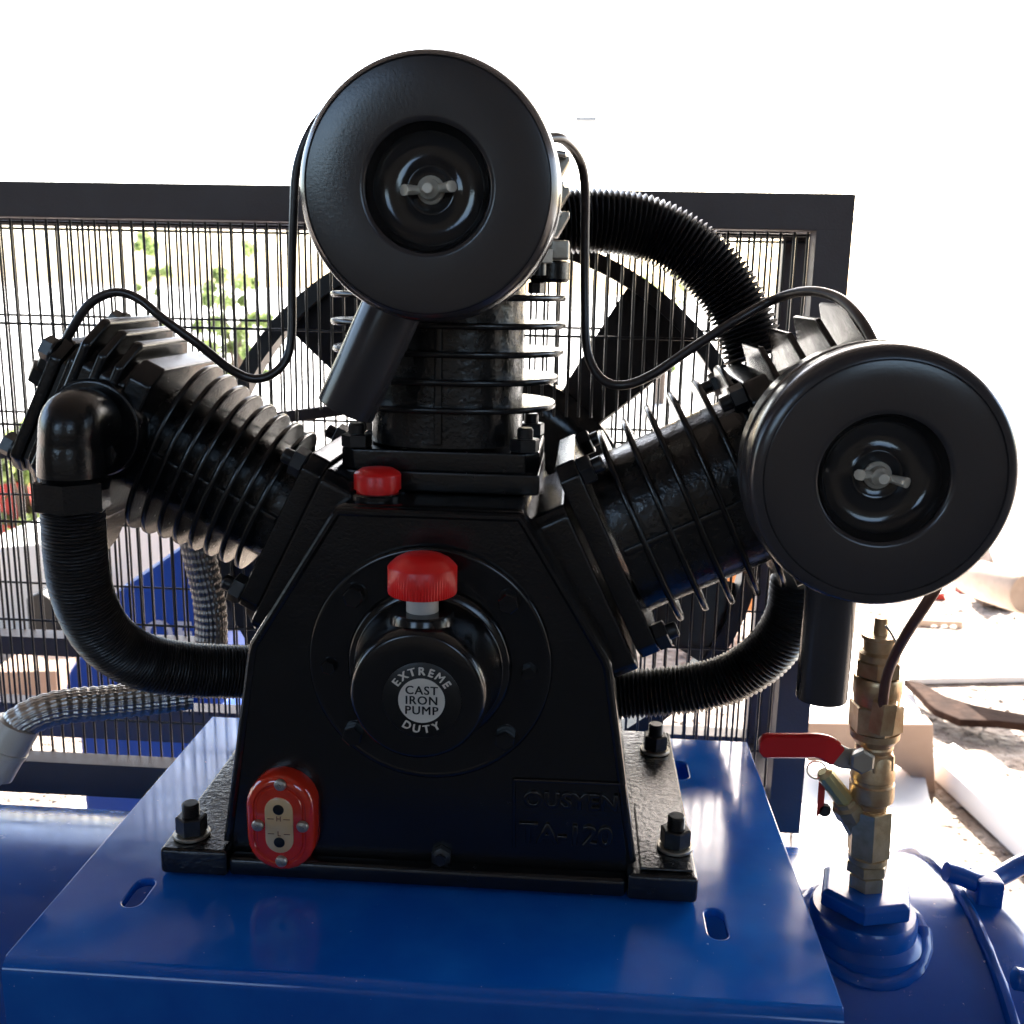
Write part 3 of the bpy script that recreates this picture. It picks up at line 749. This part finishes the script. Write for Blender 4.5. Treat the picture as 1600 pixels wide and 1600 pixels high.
for z0, z1 in ((GZ1-TB+.001, GZ1-.001), (GZ0+.001, GZ0+TB)):
    gbar((GX1-TB+.001, GY0+.0203, z0), (GX1-.001, GY1-.0003, z1), 'corner_tie')
# mid rail at the left and the brace strip behind the wheel
mr = at(60, 1003, GY1-.03)
gbar((GX0+TB, GY1-.022, mr.z-.016), (at(345, 1000, GY1).x, GY1-.0003, mr.z+.001), 'mid_rail')
bm = B(); a = at(-30, 712, GY1-.012); b = at(535, 640, GY1-.012); d = (b-a).normalized()
obox(bm, (a+b)/2, (d, V((0, 1, 0)), d.cross(V((0, 1, 0)))), ((b-a).length/2, .004, .0048)); obj('brace_strip', bm, M['guard'], gd, bevel=.0006)
# wires
def wire_src(L, r, axis, name='wire'):
    bm = B(); lathe(bm, V((0, 0, 0)), axis, [(r, 0), (r, L)], 8); return bm
def wires(Y, pitch, x0, x1, z0, z1, rows, r, cut, rowr):
    cache = {}
    def put(x, y, z, L, axis):
        key = (round(L, 4), axis)
        if key not in cache:
            bm = B(); lathe(bm, V((x, y, z)), V(axis), [(r, 0), (r, L)], 8)
            o = obj('wire', bm, M['wire'], gd, smooth=60); cache[key] = (o, V((x, y, z)))
        else:
            o, p = cache[key]; inst('wire', o, gd, Matrix.Translation(V((x, y, z))-p) )
    x = x1-pitch*.6
    while x > x0:
        xj = x+random.uniform(-.0004, .0004)
        segs = [(z0, z1)]
        if cut and cut[0] < x < cut[1]: segs = [(cut[3], z1), (z0, cut[2])]
        for a, b in segs:
            if b-a > .01: put(xj, Y, a, b-a, (0, 0, 1))
        x -= pitch
    for z in rows:
        segs = [(x0, x1)]
        if cut and cut[2] < z < cut[3]: segs = [(x0, cut[0]), (cut[1], x1)]
        for a, b in segs: put(a, Y+.0022, z, b-a, (1, 0, 0))
YF_ = GY0+.0215
cutL = at(480, 640, YF_); cutR = at(962, 640, YF_); cb = at(700, 1170, YF_)
rowsF = [at(300, y, YF_).z for y in (351, 512, 672, 826, 981, 1133)]
wires(YF_, .0094, GX0, GX1-.002, GZ0+TB*1.1, GZ1-TB*.9, rowsF, .00105, (cutL.x, cutR.x, cb.z, cutL.z), .001)
YB_ = GY1-.0015
rowsB = [at(100, y, YB_).z for y in (358, 494, 646, 776, 914)]
wires(YB_, .0094, GX0, GX1-.002, GZ0+TB*1.1, GZ1-TB*.9, rowsB, .00105, None, .001)

# ---- brass valve column on the tank
vb = V((BX, BY, bz+.0285)); vt = at(1381, 968, BY+.002); vt.x = at(1379, 968, BY).x
ax = (vt-vb); VL = ax.length; ax.normalize()
def vz(py):  # distance along the column for a photo row
    p = at(1360, py, BY); return (p.z-vb.z)/ax.z
bm = B()
hexa(bm, vb, ax, .0108, -.006, vz(1362), .2); 
val = obj('outlet_valve', bm, M['nickel'], AC, label='brass ball valve column with red lever on the tank', smooth=30)
def vpart(nm, m, fn):
    bm = B(); fn(bm); return obj(nm, bm, m, val, smooth=30)
vpart('hex_adapter', M['nickel'], lambda b: (hexa(b, vb, ax, .0122, vz(1362)+.0004, vz(1343), .1), lathe(b, vb, ax, [(.0112, vz(1343)), (.0112, vz(1335))], 28)))
vpart('long_hex', M['nickel'], lambda b: hexa(b, vb, ax, .0126, vz(1333), vz(1262), .45, ch=.05))
def ball(b):
    z = [vz(y) for y in (1260, 1252, 1247, 1230, 1222, 1218, 1205, 1200, 1180, 1172)]
    lathe(b, vb, ax, [(.0090, z[0]), (.0100, z[1]), (.0124, z[2]), (.0127, z[2]+.001), (.0127, z[4]), (.0118, z[4]+.0008), (.0118, z[5]+.001), (.0126, z[5]+.002), (.0124, z[6]), (.0118, z[7]), (.0116, z[8]), (.0098, z[9])], 36)
vpart('valve_body', M['brass'], ball)
vpart('upper_hex', M['brass'], lambda b: (hexa(b, vb, ax, .0122, vz(1200)+.001, vz(1172), .3), lathe(b, vb, ax, [(.0098, vz(1172)), (.0108, vz(1165)), (.0098, vz(1158))], 28)))
vpart('wide_hex', M['brass'], lambda b: (lathe(b, vb, ax, [(.0100, vz(1163)), (.0138, vz(1150)), (.0140, vz(1140))], 36), hexa(b, vb, ax, .0152, vz(1140), vz(1098), .6, ch=.08)))
vpart('check_body', M['brass'], lambda b: (lathe(b, vb, ax, [(.0125, vz(1099)), (.0130, vz(1090)), (.0136, vz(1080)), (.0136, vz(1060)), (.0128, vz(1056))], 36), hexa(b, vb, ax, .0132, vz(1056), vz(1030), .2), lathe(b, vb, ax, [(.0112, vz(1030)), (.0112, vz(1020)), (.0090, vz(1016)), (.0090, vz(1000)), (.0104, vz(998)), (.0104, vz(992)), (.004, vz(991)), (.0036, vz(968)), (.003, vz(966))], 28)))
# side socket with the unloader tube nut
sp = at(1380, 1118, BY-.012)
vpart('side_nut', M['brass'], lambda b: hexa(b, sp, (0.05, 0, 1), .0075, -.010, .009, .2))
# lever
lv0 = at(1338, 1186, BY-.012)
bm = B()
pts = [at(1335, 1186, BY-.010), at(1318, 1184, BY-.012), at(1303, 1176, BY-.014), at(1284, 1166, BY-.016), at(1240, 1165, BY-.016), at(1186, 1165, BY-.016)]
path = resample(smooth_path(pts[:4], 8), .002)[0]
def strip(bm, path, hw, th):
    rings = []
    for i, p in enumerate(path):
        t = (path[min(i+1, len(path)-1)]-path[max(i-1, 0)]).normalized(); u = V((0, 0, 1)); nn = t.cross(V((0, 0, 1))).normalized(); u = nn.cross(t).normalized()
        h = hw(i/(len(path)-1)) if callable(hw) else hw
        rings.append([p+u*h*c+nn*th*s for c, s in ((-1, -.4), (-.8, -1), (.8, -1), (1, -.4), (1, .4), (.8, 1), (-.8, 1), (-1, .4))])
    loft(bm, rings)
strip(bm, path, .0062, .0012); lev = obj('lever_arm', bm, M['steel'], val, smooth=40)
bm = B(); path = resample(smooth_path([at(1306, 1180, BY-.014)]+pts[3:], 8), .002)[0]
strip(bm, path, lambda t: .0072*(1-max(0, (t-.93)/.07)**2*.55)*(.9 if t < .05 else 1), .0030); obj('lever_grip', bm, M['redgrip'], val, smooth=50)
bm = B(); p = at(1345, 1186, BY-.012); lathe(bm, p, (0, -1, 0), [(.0075, 0), (.0075, .004), (.006, .005)], 6); obj('lever_nut', bm, M['steel'], val)
# safety valve branching off low on the left
sv0 = at(1345, 1300, BY+.004); sv1 = at(1318, 1248, BY-.002); sv2 = at(1285, 1205, BY-.004)
bm = B(); w_ = (sv1-sv0); 
lathe(bm, sv0, w_, [(.0075, 0), (.0078, w_.length*.55), (.0090, w_.length*.56), (.0090, w_.length*.85), (.0070, w_.length*.9), (.0065, w_.length)], 8)
saf = obj('safety_valve', bm, M['nickel'], AC, label='small safety valve with pull ring leaning off the brass column', smooth=30)
bm = B(); w2 = sv2-sv1; lathe(bm, sv1, w2, [(.0052, -.002), (.0056, .002), (.0050, w2.length*.9), (.0030, w2.length)], 10); obj('valve_stem', bm, mat('yellow_zinc', (.62, .55, .28), .4, metal=.7), saf)
bm = B(); cc = at(1276, 1203, BY-.004); tube(bm, [cc+V((.0055*math.cos(a*.3), .002*math.sin(a*.3), .0045*math.sin(a*.3))) for a in range(22)], .0006, 8); obj('pull_ring', bm, M['steel'], saf)
bm = B(); prismY(bm, [(q.x, q.z) for q in (at(1280, 1222, BY), at(1290, 1226, BY), at(1287, 1262, BY), at(1276, 1278, BY))], BY, BY+.0012); obj('red_tag', bm, M['redpaint'], saf)
bm = B(); lathe(bm, at(1289, 1268, BY), (0, 1, 0), [(.0035, 0), (.0042, .002), (.0035, .004)], 14); obj('lead_seal', bm, M['darkbox'], saf)

# ------------------------------------------------------------------ SURROUNDINGS
def poly_block(name, px, Y, depth, m, label, cat, bevel=.006, group=None):
    bm = B(); prismY(bm, [(at(x, y, Y).x, at(x, y, Y).z) for x, y in px], Y, Y+depth)
    return obj(name, bm, m, bevel=bevel, label=label, cat=cat, group=group)
# blue casing with white lettering
Yb = 1.30
bc2 = empty('blue_casing', (at(260, 1100, Yb).x, Yb, GZ), 'blue machine casing with white letters standing behind the guard mesh', 'machine casing')
bm = B(); prismY(bm, [(at(x, y, Yb).x, at(x, y, Yb).z) for x, y in ((95, 1090), (104, 1050), (150, 985), (178, 925), (284, 852), (335, 850), (352, 900), (352, 1090))] , Yb, Yb+.35)
obj('casing', bm, M['bluecase'], bc2, bevel=.012)
bm = B(); prismY(bm, [(at(95, 1090, Yb).x+.01, GZ+.004), (at(95, 1090, Yb).x+.01, at(95, 1089, Yb).z-.001), (at(352, 1090, Yb).x-.01, at(352, 1089, Yb).z-.02), (at(352, 1090, Yb).x-.01, GZ+.004)], Yb+.02, Yb+.33)
obj('casing_base', bm, M['bluecase'], bc2, bevel=.01)
bm = B(); text_bm(bm, 'OFF', .05, .0004, faceM(V((at(278, 992, Yb).x, Yb-.0006, at(278, 992, Yb).z))), .0008, 1.1); obj('casing_lettering', bm, M['paper'], bc2, smooth=0)
poly_block('white_board', ((140, 850), (210, 790), (262, 765), (290, 768), (290, 940), (92, 1000)), 2.7, .05, M['paper'], 'white board leaning behind the blue casing', 'board')
poly_block('purple_crate', ((352, 846), (425, 830), (428, 900), (354, 900)), 2.6, .25, M['purple'], 'purple plastic crate behind the left cylinder', 'crate')
poly_block('black_crate', ((346, 882), (440, 868), (440, 988), (346, 988)), 1.25, .25, M['darkbox'], 'black box beside the blue casing behind the mesh', 'box')
poly_block('pale_blue_block', ((352, 990), (430, 992), (430, 1140), (352, 1140)), 1.5, .2, mat('pale_blue_film', (.10, .28, .55), .4), 'light blue wrapped block below the black box', 'package')
poly_block('red_sack', ((-30, 755), (26, 755), (34, 900), (-30, 900)), 3.4, .2, M['redpaint'], 'red sack seen through the mesh at the far left', 'sack')
poly_block('tan_box', ((-20, 1050), (88, 1048), (92, 1120), (-20, 1125)), 2.2, .3, M['carton'], 'tan cardboard box behind the guard at the far left', 'box')
poly_block('dark_engine', ((40, 935), (62, 925), (84, 940), (96, 965), (96, 1000), (60, 1002), (44, 985)), 2.5, .2, M['darkbox'], 'dark engine part among the pale clutter behind the mesh', 'engine part')
poly_block('white_tarp', ((-60, 860), (60, 850), (150, 838), (170, 900), (170, 1000), (-60, 1020)), 2.8, .5, M['paper'], 'white sheeted load standing behind the left of the guard', 'covered load')
poly_block('orange_crate', ((1040, 868), (1196, 862), (1196, 958), (1040, 962)), 2.9, .3, M['orange'], 'orange crate glowing behind the guard under the right cylinder', 'crate')
# right side: carton, rusty bar, sheets and planks on the ground
poly_block('cardboard_carton', ((1262, 1130), (1458, 1132), (1462, 1250), (1440, 1236), (1418, 1208), (1400, 1196), (1262, 1190)), 2.05, .05, M['carton'], 'torn pinkish tan carton panel behind the brass valve', 'carton', bevel=.002)
def slabg(name, pts, z, th, m, label, cat, kind=None):
    bm = B(); P = [atZ(x, y, z) for x, y in pts]; loft(bm, [[V((p.x, p.y, z-th)) for p in P], [V((p.x, p.y, z)) for p in P]])
    return obj(name, bm, m, bevel=.003, label=label, cat=cat)
slabg('white_sheet', ((1240, 1185), (1440, 1185), (1470, 1330), (1495, 1420), (1240, 1500)), GZ+.035, .03, M['paper'], 'large white sheet lying on the ground behind the tank', 'sheet')
slabg('pale_plank', ((1455, 1178), (1490, 1160), (1640, 1270), (1640, 1345)), GZ+.055, .05, M['paper'], 'pale plank lying diagonally on the dirt at the right', 'plank')
slabg('white_card', ((45, 1296), (120, 1253), (175, 1250), (230, 1296)), GZ+.06, .05, M['paper'], 'white folded card on the ground below the guard at the left', 'card')
slabg('pale_slab', ((1200, 1000), (1660, 985), (1700, 1055), (1420, 1060), (1440, 1118), (1230, 1128)), GZ+.02, .018, M['paper'], 'sunlit white slab spread out behind the brass valve', 'slab')
bm = B(); P = [atZ(x, y, GZ+.05) for x, y in ((1412, 1060), (1440, 1066), (1480, 1088), (1520, 1100), (1560, 1108), (1604, 1116), (1610, 1132), (1560, 1126), (1500, 1124), (1462, 1108), (1450, 1098), (1436, 1082))]
loft(bm, [[V((p.x, p.y, GZ+.030)) for p in P], [V((p.x, p.y, GZ+.05)) for p in P]]); obj('rusty_offcut', bm, M['rust'], bevel=.004, label='jagged rusty steel offcut lying on the pale ground at the right', cat='scrap metal')
# distant bits at the right
Yc2 = 3.2
sa = empty('slotted_angle', at(1465, 980, Yc2), 'short tan strip with three holes lying in the clutter', 'metal strip')
bm = B(); a = at(1432, 968, Yc2); b = at(1502, 986, Yc2); holes = [at(x, 979, Yc2) for x in (1459, 1475, 1489)]
c = bpy.data.curves.new('s', 'CURVE'); c.dimensions = '2D'; c.fill_mode = 'BOTH'; c.extrude = .004
spl([(a.x, a.z), (b.x, a.z), (b.x, b.z), (a.x, b.z)])
for h in holes: spl([(h.x+.012*math.cos(k*math.pi/6), h.z-.0+.007*math.sin(k*math.pi/6)) for k in range(12)])
o = bpy.data.objects.new('s', c); COL.objects.link(o); me = bpy.data.meshes.new_from_object(o.evaluated_get(bpy.context.evaluated_depsgraph_get())); bpy.data.objects.remove(o)
me.transform(Matrix(((1, 0, 0, 0), (0, 0, 1, Yc2), (0, 1, 0, 0), (0, 0, 0, 1)))); bm.from_mesh(me); obj('strip_face', bm, M['palewood'], sa, smooth=0)
bm = B(); c0 = at(1606, 928, 2.6); lathe(bm, c0, (.25, -1, .1), [(.045, -.25), (.052, -.2), (.055, -.01), (.050, .0), (.046, -.004), (.001, -.004)], 40)
dr = obj('brown_drum', bm, M['palewood'], label='round end of a tan drum lying at the right edge', cat='drum')
poly_block('white_cabinet', ((1420, 975), (1640, 985), (1660, 1075), (1400, 1060)), 3.3, .8, M['paper'], 'overexposed white cabinet on its side in the clutter at the right', 'cabinet')
poly_block('pink_bracket', ((1500, 918), (1510, 918), (1512, 948), (1498, 944)), 3.6, .05, M['redpaint'], 'small pinkish red bracket upright in the far clutter', 'bracket', bevel=.002)
poly_block('red_bottle', ((1462, 928), (1474, 926), (1482, 946), (1478, 956), (1462, 952)), 3.5, .06, M['redpaint'], 'faded red bottle left of the pink bracket', 'bottle', bevel=.004)
poly_block('brown_wedge', ((1535, 926), (1562, 932), (1560, 944), (1536, 949)), 3.4, .1, M['bark'], 'brown wooden wedge under a pale pipe in the far clutter', 'wedge', bevel=.003)
poly_block('dark_wedge', ((1572, 932), (1584, 948), (1590, 954), (1554, 950)), 3.4, .1, M['bark'], 'small dark wedge left of the tan drum', 'wedge', bevel=.003)
bm = B(); tube(bm, [at(1530, 914, 3.5), at(1572, 914, 3.5)], .012, 16); obj('pale_pipe', bm, M['palewood'], label='pale pipe lying across the brown wedge', cat='pipe')
poly_block('green_bottle', ((1540, 868), (1548, 858), (1550, 895), (1543, 897), (1538, 888)), 3.6, .08, M['green'], 'green bottle far behind the right filter', 'bottle', bevel=.004)
poly_block('grey_stone_block', ((1548, 862), (1556, 885), (1566, 894), (1560, 898), (1545, 898)), 3.5, .12, M['stone'], 'grey stone leaning beside the green bottle', 'stone', bevel=.004)
# street lamp far off, its head showing beside the top filter
lp = at(700, 187, 14.0)
sl = empty('street_lamp', (lp.x, 14.0, GZ), 'distant street lamp whose grey head shows right of the top filter', 'street lamp')
lh = at(916, 187, 14.0)
bm = B(); tube(bm, [V((lp.x, 14.0, GZ)), V((lp.x, 14.0, lh.z+.02))], lambda i, a: .07-.03*i, 14); obj('pole', bm, M['paper'], sl)
bm = B(); tube(bm, [V((lp.x, 14.0, lh.z)), V((lh.x-.1, 14.0, lh.z+.005))], .012, 10); obj('arm', bm, M['paper'], sl)
bm = B(); obox(bm, lh, (V((1, 0, 0)), V((0, 1, 0)), V((0, 0, 1))), (.14, .10, .028)); obj('lamp_head', bm, M['grey'], sl, bevel=.02)

# stones scattered on the dirt (uncountable)
ib = B(); bmesh.ops.create_icosphere(ib, subdivisions=1, radius=1); IV = [v_.co.copy() for v_ in ib.verts]; ib.verts.index_update(); IF = [[v_.index for v_ in f.verts] for f in ib.faces]; ib.free()
gvs, gfs = [], []
for k in range(9000):
    x = random.uniform(.25, 2.8); y = random.uniform(1.0, 3.8)
    if k % 5 == 0: x = random.uniform(-1.6, -.7); y = random.uniform(1.4, 2.4)
    s = random.uniform(.002, .004+.009*random.random()**3); b0 = len(gvs)
    sx, sy_, sz = random.uniform(.7, 1.3), random.uniform(.7, 1.3), random.uniform(.35, .8)
    for q in IV:
        f = s*random.uniform(.75, 1.2); gvs.append((x+q.x*sx*f, y+q.y*sy_*f, GZ+s*.2+q.z*sz*f))
    gfs += [[a+b0 for a in f] for f in IF]
gm = bpy.data.meshes.new('gravel'); gm.from_pydata(gvs, [], gfs); bm = B(); bm.from_mesh(gm); bpy.data.meshes.remove(gm)
g = obj('gravel', bm, M['stone'], kind='stuff', smooth=0, label='loose stones and rubble scattered over the dirt', cat='gravel')

# shrubs beyond the yard
def shrub(x, y, h, r, n, label, seed):
    random.seed(seed)
    e = empty('shrub', (x, y, GZ), label, 'shrub', 'shrubs beyond the yard')
    bm = B()
    for k in range(5):
        a = random.uniform(0, 6.28); top = V((x+math.cos(a)*r*.5, y+math.sin(a)*r*.5, GZ+h*.75))
        pth = smooth_path([V((x+.03*math.cos(a), y+.03*math.sin(a), GZ)), V((x+math.cos(a)*r*.2, y+math.sin(a)*r*.2, GZ+h*.4)), top], 5)
        tube(bm, pth, lambda i, a_: .022*(1-i/12), 7)
    obj('stem', bm, M['bark'], e)
    bm = B()
    clumps = [(V((random.gauss(0, .45)*r, random.gauss(0, .45)*r, h*random.uniform(.25, .95))), random.uniform(.12, .3)*r) for _ in range(26)]
    for k in range(n):
        c, cr = random.choice(clumps); d = V((random.gauss(0, 1), random.gauss(0, 1), random.gauss(0, 1))).normalized()*cr*random.uniform(.4, 1.15)
        p = V((x, y, GZ))+c+d; s = random.uniform(.014, .034)
        u = V((random.gauss(0, 1), random.gauss(0, 1), random.gauss(0, 1))).normalized(); v2 = u.orthogonal().normalized()
        vs = [bm.verts.new(p+q) for q in (-u*s, v2*s*.45, u*s, -v2*s*.45)]; bm.faces.new(vs)
    obj('foliage', bm, M['leaf'], e, smooth=0, kind='stuff')
q = at(368, 430, 7.5); shrub(q.x, 7.5, 1.35, .26, 3000, 'leafy shrub in the open, seen through the mesh left of the top filter', 1)
q = at(235, 430, 8.5); shrub(q.x, 8.5, 1.45, .16, 1500, 'slim yellow-green shrub seen through the mesh near the left end', 2)
q = at(48, 800, 3.4); shrub(q.x, 3.4, .55, .14, 1200, 'low green bush behind the red sack at the far left', 3)
q = at(1040, 440, 9.5); shrub(q.x, 9.5, 1.3, .25, 900, 'faint far shrub seen behind the right fan blade', 4)
